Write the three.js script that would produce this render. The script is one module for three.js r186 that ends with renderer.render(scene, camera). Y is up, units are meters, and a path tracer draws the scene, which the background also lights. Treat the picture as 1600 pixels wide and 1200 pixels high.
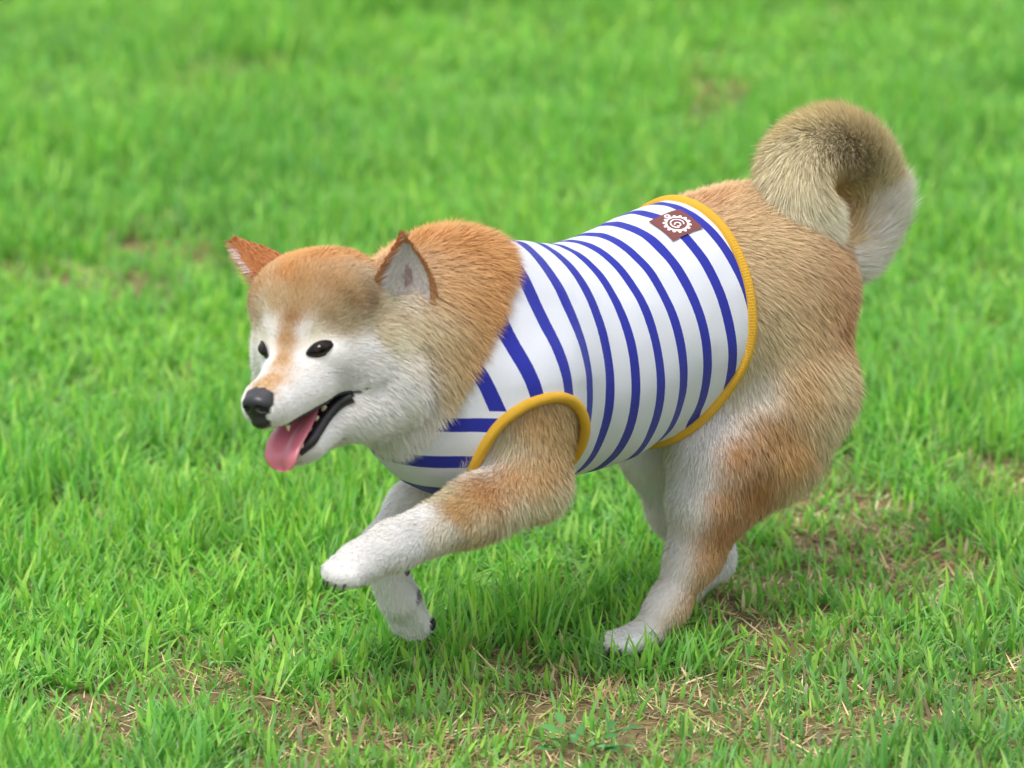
import * as THREE from 'three';
import { mergeGeometries } from 'three/addons/utils/BufferGeometryUtils.js';

// ---------------------------------------------------------------- camera, sky, sun, exposure
const DEG = Math.PI / 180, V3 = (x, y, z) => new THREE.Vector3(x, y, z);
const PX = 0.0006, RANGE = 5.3, DEP = 16 * DEG, YAW = 40 * DEG, TY = 0.249;      // metres a pixel at the dog, camera distance, look-down angle, the dog's heading
const RIGHT = V3(1, 0, 0), UPV = V3(0, Math.cos(DEP), -Math.sin(DEP)), BACK = V3(0, Math.sin(DEP), Math.cos(DEP)), AIM = V3(0, TY, 0);
const scene = new THREE.Scene();
const camera = new THREE.PerspectiveCamera(2 * Math.atan(600 * PX / RANGE) / DEG, 4 / 3, 0.1, 600);
camera.position.copy(AIM).addScaledVector(BACK, RANGE);
camera.lookAt(AIM);
camera.focus = 5.25;
camera.userData.fStop = 5;
scene.add(camera);

function makeSky() {                                                              // an even overcast sky, brighter overhead
  const W = 256, H = 128, d = new Float32Array(W * H * 4);
  for (let y = 0; y < H; y++) for (let x = 0; x < W; x++) {
    const e = Math.max(0, Math.sin(((y + 0.5) / H - 0.5) * Math.PI)), b = 0.92 * (1 + 1.6 * e) / 2.6, i = (y * W + x) * 4;
    d[i] = b * 0.95; d[i + 1] = b * 0.985; d[i + 2] = b * 1.08; d[i + 3] = 1;
  }
  const t = new THREE.DataTexture(d, W, H, THREE.RGBAFormat, THREE.FloatType);
  t.mapping = THREE.EquirectangularReflectionMapping; t.magFilter = t.minFilter = THREE.LinearFilter; t.needsUpdate = true;
  return t;
}
scene.background = makeSky();
scene.environment = scene.background;
const sun = new THREE.DirectionalLight(new THREE.Color(1, 0.96, 0.9), 1.4);
sun.position.set(-1.2, 4.2, 1.6); sun.target.position.set(0, 0.2, 0);
sun.castShadow = true; sun.shadow.radius = 26; sun.shadow.mapSize.set(2048, 2048);
Object.assign(sun.shadow.camera, { left: -2, right: 2, top: 2, bottom: -2, near: 0.5, far: 12 });
scene.add(sun, sun.target);
const renderer = new THREE.WebGLRenderer({ antialias: true });
renderer.toneMapping = THREE.LinearToneMapping;
renderer.toneMappingExposure = 1.82;
renderer.shadowMap.enabled = true;

// ---------------------------------------------------------------- helpers
let seed = 12345;
const rnd = () => { seed = (seed + 0x6d2b79f5) | 0; let t = Math.imul(seed ^ (seed >>> 15), 1 | seed); t = (t + Math.imul(t ^ (t >>> 7), 61 | t)) ^ t; return ((t ^ (t >>> 14)) >>> 0) / 4294967296; };
const rr = (a, b) => a + (b - a) * rnd(), clamp = (x, a, b) => (x < a ? a : x > b ? b : x), lerp = (a, b, t) => a + (b - a) * t;
const sstep = (a, b, x) => { const t = clamp((x - a) / (b - a), 0, 1); return t * t * (3 - 2 * t); };
const hash = (x, y, z) => { let h = Math.imul(x, 374761393) ^ Math.imul(y, 668265263) ^ Math.imul(z, 2147483647 - 1274126177); h = Math.imul(h ^ (h >>> 13), 1274126177); return ((h ^ (h >>> 16)) >>> 0) / 4294967296; };
function noise(x, y, z) {
  const ix = Math.floor(x), iy = Math.floor(y), iz = Math.floor(z), f = (t) => t * t * (3 - 2 * t), u = f(x - ix), v = f(y - iy), w = f(z - iz);
  const c = (a, b, d) => hash(ix + a, iy + b, iz + d);
  return lerp(lerp(lerp(c(0, 0, 0), c(1, 0, 0), u), lerp(c(0, 1, 0), c(1, 1, 0), u), v), lerp(lerp(c(0, 0, 1), c(1, 0, 1), u), lerp(c(0, 1, 1), c(1, 1, 1), u), v), w);
}
const fbm = (x, y, z) => 0.55 * noise(x, y, z) + 0.3 * noise(x * 2.1 + 7, y * 2.1, z * 2.1) + 0.15 * noise(x * 4.3, y * 4.3 + 3, z * 4.3);
const lin = (c) => { c /= 255; return c <= 0.04045 ? c / 12.92 : Math.pow((c + 0.055) / 1.055, 2.4); };
const rgb = (r, g, b) => new THREE.Color().setRGB(lin(r), lin(g), lin(b));
const mat = (o) => new THREE.MeshStandardMaterial(o), phys = (o) => new THREE.MeshPhysicalMaterial(o);

// a point of the place from a spot in the picture and a depth towards the camera (metres)
function P(px, py, w) { const k = (RANGE - w) / RANGE * PX; return AIM.clone().addScaledVector(RIGHT, (px - 800) * k).addScaledVector(UPV, (600 - py) * k).addScaledVector(BACK, w); }
// the dog's frame: SIDE points to its left, towards the camera; the middle plane of the body passes through MID
const MID = P(980, 520, 0), SIDE = V3(Math.sin(YAW), 0, Math.cos(YAW)), FRONT = V3(-Math.cos(YAW), 0, Math.sin(YAW));
function M(px, py, l = 0) {                                                       // l: millimetres to the side of the middle plane
  const r = P(px, py, 0).sub(camera.position).normalize(), t = (l / 1000 - camera.position.clone().sub(MID).dot(SIDE)) / r.dot(SIDE);
  return camera.position.clone().addScaledVector(r, t);
}
const mirror = (p) => p.clone().addScaledVector(SIDE, -2 * p.clone().sub(MID).dot(SIDE));
// the head's frame (millimetres: forward, up, to its left)
const HO = M(459, 545, 5), HYAW = 61 * DEG, HPITCH = 6 * DEG, HROLL = 8 * DEG;
const hH = V3(-Math.cos(HYAW), 0, Math.sin(HYAW)), hL0 = V3(Math.sin(HYAW), 0, Math.cos(HYAW)), Y = V3(0, 1, 0);
const HF = hH.clone().multiplyScalar(Math.cos(HPITCH)).addScaledVector(Y, -Math.sin(HPITCH)), hU0 = hH.clone().multiplyScalar(Math.sin(HPITCH)).addScaledVector(Y, Math.cos(HPITCH));
const HL = hL0.clone().multiplyScalar(Math.cos(HROLL)).addScaledVector(hU0, Math.sin(HROLL)), HU = hU0.clone().multiplyScalar(Math.cos(HROLL)).addScaledVector(hL0, -Math.sin(HROLL));
const Hd = (f, u, l) => HO.clone().addScaledVector(HF, f / 1000).addScaledVector(HU, u / 1000).addScaledVector(HL, l / 1000);
const hdir = (f, u, l) => V3().addScaledVector(HF, f).addScaledVector(HU, u).addScaledVector(HL, l).normalize();

// ---------------------------------------------------------------- distance fields
function cone(a, b, ra, rb, ratio = 1, axis = SIDE, origin = MID) {               // tapered limb; ratio > 1 makes it narrow along the axis
  ra /= 1000; rb /= 1000;
  const sq = (p) => p.clone().addScaledVector(axis, (ratio - 1) * p.clone().sub(origin).dot(axis));
  const A = ratio === 1 ? a : sq(a), B = ratio === 1 ? b : sq(b), ax = A.x, ay = A.y, az = A.z, bx = B.x - ax, by = B.y - ay, bz = B.z - az, l2 = 1 / Math.max(1e-9, bx * bx + by * by + bz * bz);
  const nx = axis.x, ny = axis.y, nz = axis.z, ox = origin.x, oy = origin.y, oz = origin.z, k = ratio - 1, inv = 1 / Math.max(1, ratio);
  return (x, y, z) => {
    if (k) { const s = k * ((x - ox) * nx + (y - oy) * ny + (z - oz) * nz); x += s * nx; y += s * ny; z += s * nz; }
    x -= ax; y -= ay; z -= az;
    const t = clamp((x * bx + y * by + z * bz) * l2, 0, 1), dx = x - t * bx, dy = y - t * by, dz = z - t * bz;
    return (Math.sqrt(dx * dx + dy * dy + dz * dz) - (ra + (rb - ra) * t)) * inv;
  };
}
const smin = (a, b, k) => { const h = Math.max(k - Math.abs(a - b), 0) / k; return Math.min(a, b) - h * h * k * 0.25; };
const blend = (list, mm) => { const k = mm / 1000; return (x, y, z) => { let d = list[0](x, y, z); for (let i = 1; i < list.length; i++) d = smin(d, list[i](x, y, z), k); return d; }; };
const chain = (nodes, ratio) => nodes.slice(1).map((n, i) => cone(nodes[i][0], n[0], nodes[i][1], n[1], ratio));

const TORSO = [[M(722, 618), 70], [M(792, 585), 88], [M(908, 555), 91], [M(1052, 490), 89], [M(1160, 445), 82], [M(1222, 452), 64]];
const torso = blend([...chain(TORSO, 1.04), cone(M(690, 640), M(760, 640), 60, 70, 1.05)], 40);
const neck = blend([cone(M(770, 536), M(700, 504), 83, 72, 1.1), cone(M(700, 504), M(610, 505), 72, 52, 1.15), cone(M(690, 600), M(640, 600), 70, 50, 1.15)], 40);

const HC = (f, u, l, r, f2, u2, l2, r2, ratio = 1) => cone(Hd(f, u, l), Hd(f2, u2, l2), r, r2, ratio, HL, HO);
const both = (fn) => [fn(1), fn(-1)];
const skull = blend([
  HC(-62, 16, 0, 54, -50, 22, 0, 50, 0.88), ...both((s) => HC(-20, 16, 15 * s, 20, -44, 26, 26 * s, 33)), HC(-12, -4, 0, 27, -32, 2, 0, 38, 0.9),
  ...both((s) => HC(-24, -10, 31 * s, 23, -44, -14, 37 * s, 29)), ...both((s) => HC(-62, -26, 42 * s, 34, -42, -30, 33 * s, 28)), ...both((s) => HC(-68, -54, 40 * s, 40, -45, -66, 27 * s, 33)),
  HC(-10, -24, 0, 28, 54, -29, 0, 17, 0.9), ...both((s) => HC(6, -37, 13 * s, 18, 51, -40, 7 * s, 13)), HC(58, -31, 0, 15.5, 62, -31, 0, 13.5, 0.92),
], 16);
const jaw = blend([...both((s) => HC(-44, -60, 18 * s, 26, 16, -83, 10 * s, 13)), HC(14, -83, 0, 13, 27, -86, 0, 11), HC(-60, -60, 0, 44, -30, -78, 0, 22)], 12);
const LIP = (f) => -48 - (f + 17) * 0.07, JAW = (f) => -48 - (f + 17) * 0.63;     // upper and lower edge of the open mouth
const headLocal = (x, y, z) => { x -= HO.x; y -= HO.y; z -= HO.z; return [1000 * (x * HF.x + y * HF.y + z * HF.z), 1000 * (x * HU.x + y * HU.y + z * HU.z), 1000 * (x * HL.x + y * HL.y + z * HL.z)]; };
const mouth = (x, y, z) => { const [f, u, l] = headLocal(x, y, z); return Math.max((u - LIP(f)) * 0.98, (JAW(f) - u) * 0.82, -32 - f, Math.abs(l) - 60) / 1000; };
const headSolid = blend([skull, jaw], 10);
const head = (x, y, z) => { const a = headSolid(x, y, z), b = -mouth(x, y, z), h = Math.max(0.004 - Math.abs(a - b), 0) / 0.004; return Math.max(a, b) + h * h * 0.001; };

const toes = (base, tip, r, spread, side) => [-1.5, -0.5, 0.5, 1.5].map((k) => cone(base.clone().addScaledVector(side, k * spread * 0.0006), tip.clone().addScaledVector(side, k * spread / 1000).lerp(base, Math.abs(k) > 1 ? 0.16 : 0), r, r * 0.86));
const pawed = (limb, t) => { const toe = blend(t, 3.5); return (x, y, z) => smin(limb(x, y, z), toe(x, y, z), 0.009); };
const NF = { sh: M(812, 600, 62), el: M(824, 744, 82), mid: M(735, 800, 86), wr: M(618, 852, 78), paw: M(562, 880, 74), toe: M(530, 900, 74) };
const nearArm = pawed(blend([cone(NF.sh, NF.el, 50, 32), cone(NF.el, NF.mid, 33, 24), cone(NF.mid, NF.wr, 25, 18.5), cone(NF.wr, NF.paw, 18, 18.5)], 14), toes(NF.paw, NF.toe, 10.5, 11, SIDE));
const FF = { sh: mirror(NF.sh), el: M(722, 752, -72), mid: M(650, 795, -70), wr: M(592, 862, -66), paw: M(624, 935, -60), toe: M(648, 984, -58) };
const farArm = pawed(blend([cone(FF.sh, FF.el, 50, 34), cone(FF.el, FF.mid, 34, 24), cone(FF.mid, FF.wr, 24, 17.5), cone(FF.wr, FF.paw, 17.5, 17)], 12), toes(FF.paw, FF.toe, 8.5, 10.5, V3(0.9, 0.15, 0.4).normalize()));
const NH = { hip: M(1208, 470, 34), th: M(1222, 600, 54), ham: M(1200, 690, 60), kn: M(1120, 706, 56), shin: M(1098, 785, 60), hk: M(1084, 868, 56), mt: M(1042, 950, 54), paw: M(1010, 990, 52), toe: M(956, 1009, 54) };
const nearLeg = pawed(blend([cone(NH.hip, NH.th, 66, 56), cone(NH.th, NH.ham, 56, 44), cone(NH.hip, NH.kn, 46, 38), cone(NH.th, NH.kn, 48, 38), cone(NH.ham, NH.hk, 40, 16), cone(NH.kn, NH.shin, 35, 27), cone(NH.shin, NH.hk, 26, 19), cone(NH.hk, NH.mt, 19, 14.5), cone(NH.mt, NH.paw, 14.5, 13)], 20), toes(NH.paw, NH.toe, 8, 10, SIDE));
const FH = { hip: mirror(NH.hip), th: mirror(NH.th), kn: M(1034, 700, -62), shin: M(1060, 795, -58), hk: M(1108, 872, -46), mt: M(1055, 936, -38), paw: M(1022, 964, -34), toe: M(980, 981, -30) };
const farLeg = pawed(blend([cone(FH.hip, FH.th, 66, 56), cone(FH.hip, FH.kn, 46, 34), cone(FH.th, FH.kn, 48, 34), cone(FH.th, FH.hk, 40, 18), cone(FH.kn, FH.shin, 34, 25), cone(FH.shin, FH.hk, 25, 19), cone(FH.hk, FH.mt, 19, 15), cone(FH.mt, FH.paw, 15, 13.5)], 16), toes(FH.paw, FH.toe, 8, 10, SIDE));
const TAIL = [M(1262, 405, 0), M(1318, 392, -6), M(1356, 324, -6), M(1342, 252, 0), M(1295, 226, 14), M(1250, 252, 26), M(1244, 302, 34), M(1262, 342, 34)];
const tailCurve = new THREE.CatmullRomCurve3(TAIL);
const TP = tailCurve.getPoints(24), tail = blend(TP.slice(1).map((p, i) => cone(TP[i], p, lerp(20, 20, i / 24), lerp(20, 20, (i + 1) / 24))), 6);

const k40 = 0.04, k25 = 0.025;
const trunk = (x, y, z) => smin(torso(x, y, z), neck(x, y, z), k40);
function body(x, y, z) {
  let d = trunk(x, y, z);
  d = smin(d, head(x, y, z), 0.012);
  d = smin(d, nearArm(x, y, z), 0.02); d = smin(d, farArm(x, y, z), 0.02);
  d = smin(d, nearLeg(x, y, z), k25); d = smin(d, farLeg(x, y, z), k25);
  return smin(d, tail(x, y, z), 0.015);
}
const shoulderN = cone(NF.sh, NF.el.clone().lerp(NF.sh, 0.6), 50, 44), shoulderF = cone(FF.sh, mirror(NF.el).lerp(FF.sh, 0.6), 50, 44);
const dressed = (x, y, z) => { let d = trunk(x, y, z); d = smin(d, shoulderN(x, y, z), 0.03); d = smin(d, shoulderF(x, y, z), 0.03); const e = smin(smin(d, nearLeg(x, y, z), k25), farLeg(x, y, z), k25); return Math.max(e, d - 0.005); };

function grad(f, p, e, out = V3()) { return out.set(f(p.x + e, p.y, p.z) - f(p.x - e, p.y, p.z), f(p.x, p.y + e, p.z) - f(p.x, p.y - e, p.z), f(p.x, p.y, p.z + e) - f(p.x, p.y, p.z - e)).normalize(); }
function cast(f, o, d, far = 7) { let t = 0; for (let i = 0; i < 200 && t < far; i++) { const v = f(o.x + d.x * t, o.y + d.y * t, o.z + d.z * t); if (v < 2e-4) return o.clone().addScaledVector(d, t); t += v * 0.8; } return null; }
function nearest(f, px, py) {                                                     // the surface point closest to a line of sight that just misses it
  const d = P(px, py, 0).sub(camera.position).normalize(); let b = 9, p = null;
  for (let t = 4.7; t < 5.8; t += 0.004) { const q = camera.position.clone().addScaledVector(d, t), v = f(q.x, q.y, q.z); if (v < b) { b = v; p = q; } }
  for (let i = 0; i < 6; i++) p.addScaledVector(grad(f, p, 0.002), -f(p.x, p.y, p.z)); return p;
}
const castPx = (f, px, py) => { const d = P(px, py, 0).sub(camera.position).normalize(); return cast(f, camera.position.clone().addScaledVector(d, 4.3), d, 2); };

function surface(f, lo, hi, h, slack = 1.7) {                                     // surface nets, blocks far from the surface skipped
  const nx = Math.ceil((hi.x - lo.x) / h) + 1, ny = Math.ceil((hi.y - lo.y) / h) + 1, nz = Math.ceil((hi.z - lo.z) / h) + 1, B = 8;
  const val = new Float32Array(nx * ny * nz).fill(9), id = (i, j, k) => (k * ny + j) * nx + i;
  for (let bk = 0; bk < nz; bk += B) for (let bj = 0; bj < ny; bj += B) for (let bi = 0; bi < nx; bi += B) {
    const c = f(lo.x + (bi + B / 2) * h, lo.y + (bj + B / 2) * h, lo.z + (bk + B / 2) * h);
    const far = Math.abs(c) > (B / 2 + 1) * h * 1.75 * slack;
    for (let k = bk; k < Math.min(bk + B, nz); k++) for (let j = bj; j < Math.min(bj + B, ny); j++) for (let i = bi; i < Math.min(bi + B, nx); i++) val[id(i, j, k)] = far ? c : f(lo.x + i * h, lo.y + j * h, lo.z + k * h);
  }
  const vert = new Int32Array(nx * ny * nz).fill(-1), pos = [], index = [], C = [0, 1, nx, nx + 1, nx * ny, nx * ny + 1, nx * ny + nx, nx * ny + nx + 1];
  const E2 = [[0, 1], [2, 3], [4, 5], [6, 7], [0, 2], [1, 3], [4, 6], [5, 7], [0, 4], [1, 5], [2, 6], [3, 7]];
  for (let k = 0; k < nz - 1; k++) for (let j = 0; j < ny - 1; j++) for (let i = 0; i < nx - 1; i++) {
    const o = id(i, j, k); let m = 0;
    for (let c = 0; c < 8; c++) if (val[o + C[c]] < 0) m |= 1 << c;
    if (m === 0 || m === 255) continue;
    let x = 0, y = 0, z = 0, n = 0;
    for (const [a, b] of E2) {
      if (((m >> a) & 1) === ((m >> b) & 1)) continue;
      const va = val[o + C[a]], vb = val[o + C[b]], t = va / (va - vb);
      x += (a & 1) + t * ((b & 1) - (a & 1)); y += ((a >> 1) & 1) + t * (((b >> 1) & 1) - ((a >> 1) & 1)); z += (a >> 2) + t * ((b >> 2) - (a >> 2)); n++;
    }
    vert[o] = pos.length / 3;
    pos.push(lo.x + (i + x / n) * h, lo.y + (j + y / n) * h, lo.z + (k + z / n) * h);
  }
  const quad = (a, b, c, d, flip) => { if (a < 0 || b < 0 || c < 0 || d < 0) return; if (flip) index.push(a, c, b, b, c, d); else index.push(a, b, c, b, d, c); };
  for (let k = 1; k < nz - 1; k++) for (let j = 1; j < ny - 1; j++) for (let i = 1; i < nx - 1; i++) {
    const o = id(i, j, k), s = val[o] < 0;
    if (s !== (val[o + 1] < 0)) quad(vert[o - nx - nx * ny], vert[o - nx * ny], vert[o - nx], vert[o], !s);
    if (s !== (val[o + nx] < 0)) quad(vert[o - 1 - nx * ny], vert[o - 1], vert[o - nx * ny], vert[o], !s);
    if (s !== (val[o + nx * ny] < 0)) quad(vert[o - 1 - nx], vert[o - nx], vert[o - 1], vert[o], !s);
  }
  return { pos, index };
}
function geometryOf({ pos, index }, f, e = 0.004) {
  const g = new THREE.BufferGeometry(), n = new Float32Array(pos.length), p = V3(), q = V3();
  for (let i = 0; i < pos.length; i += 3) { p.set(pos[i], pos[i + 1], pos[i + 2]); grad(f, p, e, q).toArray(n, i); }
  g.setAttribute('position', new THREE.Float32BufferAttribute(pos, 3)); g.setAttribute('normal', new THREE.BufferAttribute(n, 3)); g.setIndex(index);
  return g;
}

// ---------------------------------------------------------------- setting: the lawn's soil
const groundY = (x, z) => 0.014 * (fbm(x * 1.3 + 5, 0, z * 1.3) - 0.5) + 0.008 * (noise(x * 9, 3, z * 9) - 0.5) - 0.004;
function makeGround() {
  const n = 220, pos = [], idx = [], uv = [], warp = (t) => Math.sign(t) * (3 * Math.abs(t) + 297 * Math.pow(Math.abs(t), 7));
  for (let j = 0; j <= n; j++) for (let i = 0; i <= n; i++) { const x = warp(i / n * 2 - 1), z = warp(j / n * 2 - 1) - 1; pos.push(x, groundY(x, z), z); uv.push(x, z); }
  for (let j = 0; j < n; j++) for (let i = 0; i < n; i++) { const a = j * (n + 1) + i, b = a + 1, c = a + n + 1, d = c + 1; idx.push(a, c, b, b, c, d); }
  const g = new THREE.BufferGeometry(); g.setAttribute('position', new THREE.Float32BufferAttribute(pos, 3)); g.setAttribute('uv', new THREE.Float32BufferAttribute(uv, 2)); g.setIndex(idx); g.computeVertexNormals();
  const S = 1024, d = new Uint8Array(S * S * 4), h = new Uint8Array(S * S * 4);
  for (let y = 0; y < S; y++) for (let x = 0; x < S; x++) {
    const a = noise(x / 7, y / 7, 1), b = noise(x / 60, y / 60, 2), c = hash(x, y, 3), i = (y * S + x) * 4, v = 0.55 * a + 0.3 * b + 0.25 * c;
    d[i] = 84 + 64 * v; d[i + 1] = 74 + 54 * v; d[i + 2] = 48 + 36 * v; d[i + 3] = 255;
    h[i] = h[i + 1] = h[i + 2] = 255 * clamp(0.6 * a + 0.4 * c, 0, 1); h[i + 3] = 255;
  }
  const tex = (data, srgb) => { const t = new THREE.DataTexture(data, S, S); t.wrapS = t.wrapT = THREE.RepeatWrapping; t.repeat.set(1.2, 1.2); t.magFilter = THREE.LinearFilter; if (srgb) t.colorSpace = THREE.SRGBColorSpace; t.needsUpdate = true; return t; };
  const m = new THREE.Mesh(g, mat({ map: tex(d, true), bumpMap: tex(h), bumpScale: 0.006, roughness: 1 }));
  m.name = 'ground'; m.receiveShadow = true; m.castShadow = true;
  m.userData = { label: 'brown soil of the lawn under the grass', category: 'ground', kind: 'structure' };
  scene.add(m);
}
makeGround();

// ---------------------------------------------------------------- the dog
const dog = new THREE.Group(); dog.name = 'dog';
dog.userData = { label: 'running tan and white dog in a blue striped vest, mouth open', category: 'dog' };
const BASE = M(1000, 1000, 0); BASE.y = 0; dog.position.copy(BASE); scene.add(dog);
function add(name, g, m, parent = dog) {
  if (parent === dog || parent.parent === dog) g.translate(-BASE.x, -BASE.y, -BASE.z);
  const o = new THREE.Mesh(g, m); o.name = name; o.castShadow = o.receiveShadow = true; parent.add(o); return o;
}

// the coat: spots of colour on the body, with the length of the hair there (mm) and the way it lies in the side view
const W = [232, 230, 226], W2 = [224, 218, 208], O = [206, 140, 80], OD = [186, 116, 62], T = [204, 164, 118], TC = [216, 190, 150], SB = [166, 132, 96];
const COAT = [
  // head
  [500, 398, O, 8, .6, -.6], [450, 425, O, 7, .3, -.8], [560, 392, O, 9, .8, -.4], [470, 470, [196, 154, 112], 6, .2, -.9], [520, 440, [188, 140, 96], 7, .5, -.7], [436, 470, [198, 164, 126], 6, 0, -.9], [548, 462, [170, 130, 90], 7, .7, -.6],
  [470, 440, [190, 138, 88], 6, .3, -.9], [458, 500, [184, 132, 84], 5, .2, -.9], [448, 530, [196, 146, 98], 4, .2, -.9], [442, 562, [206, 156, 108], 3.5, .3, -.8], [422, 592, [208, 158, 110], 3, .4, -.8], [410, 608, [206, 160, 116], 2.5, .5, -.8],
  [474, 518, W, 4, .3, -.8], [490, 520, [222, 208, 190], 4, .5, -.6], [416, 508, W, 4, -.2, -.8], [412, 490, [206, 190, 168], 5, -.2, -.8], [540, 505, [196, 168, 136], 6, .8, -.4], [590, 490, [198, 172, 140], 8, .9, -.2], [510, 490, [194, 158, 120], 6, .5, -.7], [400, 530, W2, 5, -.3, .3], [402, 560, W, 4, -.3, .4],
  [570, 545, W, 8, .9, .1], [620, 530, [214, 198, 172], 12, .9, .2], [640, 570, [226, 216, 202], 16, .8, .5], [622, 600, W, 15, .8, .6], [648, 620, W2, 18, .7, .7], [530, 550, W, 5, .8, .1], [470, 560, W, 3.5, .6, -.2],
  [450, 620, W, 3.5, .7, -.3], [480, 600, W, 4, .8, -.2], [510, 580, W, 4.5, .9, -.1], [470, 645, W, 3.5, .8, 0], [432, 645, W, 3, .7, -.2], [396, 590, W, 3, .4, -.6], [540, 590, W, 5, .9, .1],
  [580, 610, W, 12, .8, .5], [620, 640, W, 16, .7, .7], [560, 665, W, 10, .7, .6], [520, 690, W, 6, .8, .4], [590, 580, W, 11, .9, .3], [600, 690, W, 16, .6, .8], [640, 700, W, 16, .5, .9], [570, 700, W, 12, .6, .8],
  [600, 455, [206, 186, 160], 8, .8, -.3], [622, 495, [202, 176, 146], 10, .8, .2], [578, 468, [140, 108, 76], 7, .8, .1], [640, 472, [224, 214, 200], 12, .7, .5], [600, 520, [206, 182, 152], 10, .9, .2], [645, 515, [212, 188, 156], 14, .8, .5],
  // neck
  [650, 380, O, 16, .9, .1], [720, 385, O, 20, .9, .4], [780, 420, [208, 144, 84], 22, .8, .6], [690, 450, [212, 158, 104], 20, .8, .5], [740, 470, [206, 146, 88], 22, .8, .6], [785, 490, O, 22, .7, .7], [662, 470, [216, 176, 132], 16, .7, .6], [655, 510, [218, 190, 152], 18, .6, .8],
  [700, 545, [196, 158, 112], 22, .6, .8], [690, 600, [176, 146, 102], 22, .5, .9], [745, 550, [200, 146, 90], 24, .6, .8], [720, 620, [200, 164, 116], 24, .5, .9], [655, 620, W, 22, .4, .9], [685, 660, W2, 18, .4, .9], [765, 580, [204, 154, 100], 24, .5, .9], [620, 660, W, 20, .5, .9],
  // rump
  [1100, 312, [202, 138, 92], 14, .9, -.1], [1160, 330, [208, 162, 116], 15, .9, .1], [1200, 380, [208, 168, 124], 16, .8, .4], [1180, 450, [204, 168, 126], 16, .8, .6], [1250, 430, [194, 152, 110], 17, .7, .7], [1300, 450, [186, 134, 88], 18, .5, .9], [1200, 520, [208, 178, 138], 18, .6, .8], [1150, 560, [208, 184, 150], 18, .5, .9],
  [1280, 520, [200, 154, 108], 22, .5, .9], [1310, 500, [194, 130, 82], 22, .4, .9], [1250, 600, [196, 150, 100], 24, .5, .9], [1300, 590, [210, 180, 140], 28, .5, .9], [1290, 660, [216, 190, 154], 30, .4, .9], [1180, 610, W2, 18, .2, 1], [1120, 660, W, 14, 0, 1], [1090, 690, W, 13, 0, 1],
  [1200, 660, [192, 138, 86], 18, .3, 1], [1240, 700, [200, 148, 94], 24, .3, 1], [1255, 740, [216, 188, 152], 26, .3, 1], [1150, 700, [194, 134, 80], 14, .1, 1], [1180, 760, [186, 122, 68], 16, .1, 1], [1128, 780, [194, 136, 80], 12, 0, 1], [1130, 830, [184, 120, 68], 11, -.1, 1],
  [1060, 760, W, 10, 0, 1], [1060, 850, W, 7, -.1, 1], [1122, 848, [196, 138, 84], 9, -.2, 1], [1110, 868, [204, 150, 98], 8, -.2, 1], [1100, 893, [206, 154, 104], 8, -.2, 1], [1080, 940, [208, 160, 114], 8, -.3, .9], [1088, 920, [208, 156, 108], 8, -.3, .9], [1068, 962, [208, 164, 120], 8, -.4, .9], [1066, 884, W, 7, -.2, 1], [1054, 915, W, 7, -.3, .9], [1035, 935, W, 6, -.5, .8], [1000, 990, W, 5, -.9, .4], [956, 1008, W, 4, -.9, .4], [1078, 790, W, 9, 0, 1], [1085, 740, W, 11, 0, 1],
  [1010, 760, W, 10, 0, 1], [1000, 715, W, 10, 0, 1], [1134, 872, W, 7, -.2, .9],
  // front legs
  [830, 650, [204, 156, 104], 14, .2, 1], [875, 680, [200, 160, 110], 14, .2, 1], [790, 690, [218, 198, 172], 12, -.2, 1], [760, 725, W, 11, -.4, .9], [800, 740, [200, 144, 88], 11, -.1, 1], [850, 740, [204, 156, 104], 13, .1, 1], [865, 780, [220, 200, 170], 20, .5, .9],
  [720, 795, [200, 152, 100], 9, -.7, .7], [765, 770, [200, 140, 84], 10, -.5, .9], [760, 820, [208, 180, 146], 12, -.3, 1], [810, 805, [220, 204, 178], 19, .3, 1], [700, 830, [220, 206, 190], 9, -.5, .9], [660, 800, W, 7, -.8, .6], [640, 845, W, 7, -.8, .6], [580, 880, W, 5, -.9, .4], [530, 898, W, 4, -.9, .3],
  [600, 790, W, 7, -.5, .9], [640, 950, W, 5, .4, .9], [690, 775, [206, 186, 158], 9, -.5, .9],
];
const spots = [];
for (const [px, py, c, len, dx, dy] of COAT) {
  const p = castPx(body, px, py) ?? nearest(body, px, py);
  const dir = V3().addScaledVector(RIGHT, dx).addScaledVector(UPV, -dy), hl = headLocal(p.x, p.y, p.z), inHead = px < 660 && hl[0] > -100;
  spots.push([p, c, len, dir]);
  const arm = py > 640 && px > 500 && px < 900, ax = inHead ? HL : SIDE, org = inHead ? HO : MID, off = p.clone().sub(org).dot(ax);
  if (!arm && off > 0.012) spots.push([p.clone().addScaledVector(ax, -2 * off), c, len, dir.clone().addScaledVector(ax, -2 * dir.dot(ax))]);
}
for (const q of [FF.wr, FF.mid, FF.paw, FH.hk, FH.paw, FH.shin, FH.kn.clone().addScaledVector(FRONT, 0.03), FH.kn.clone().addScaledVector(FRONT, 0.02).addScaledVector(SIDE, -0.03)]) spots.push([q.clone(), W, 7, V3(-0.3, -1, 0)]);
const SN = spots.length, SP = new Float32Array(SN * 10);
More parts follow.
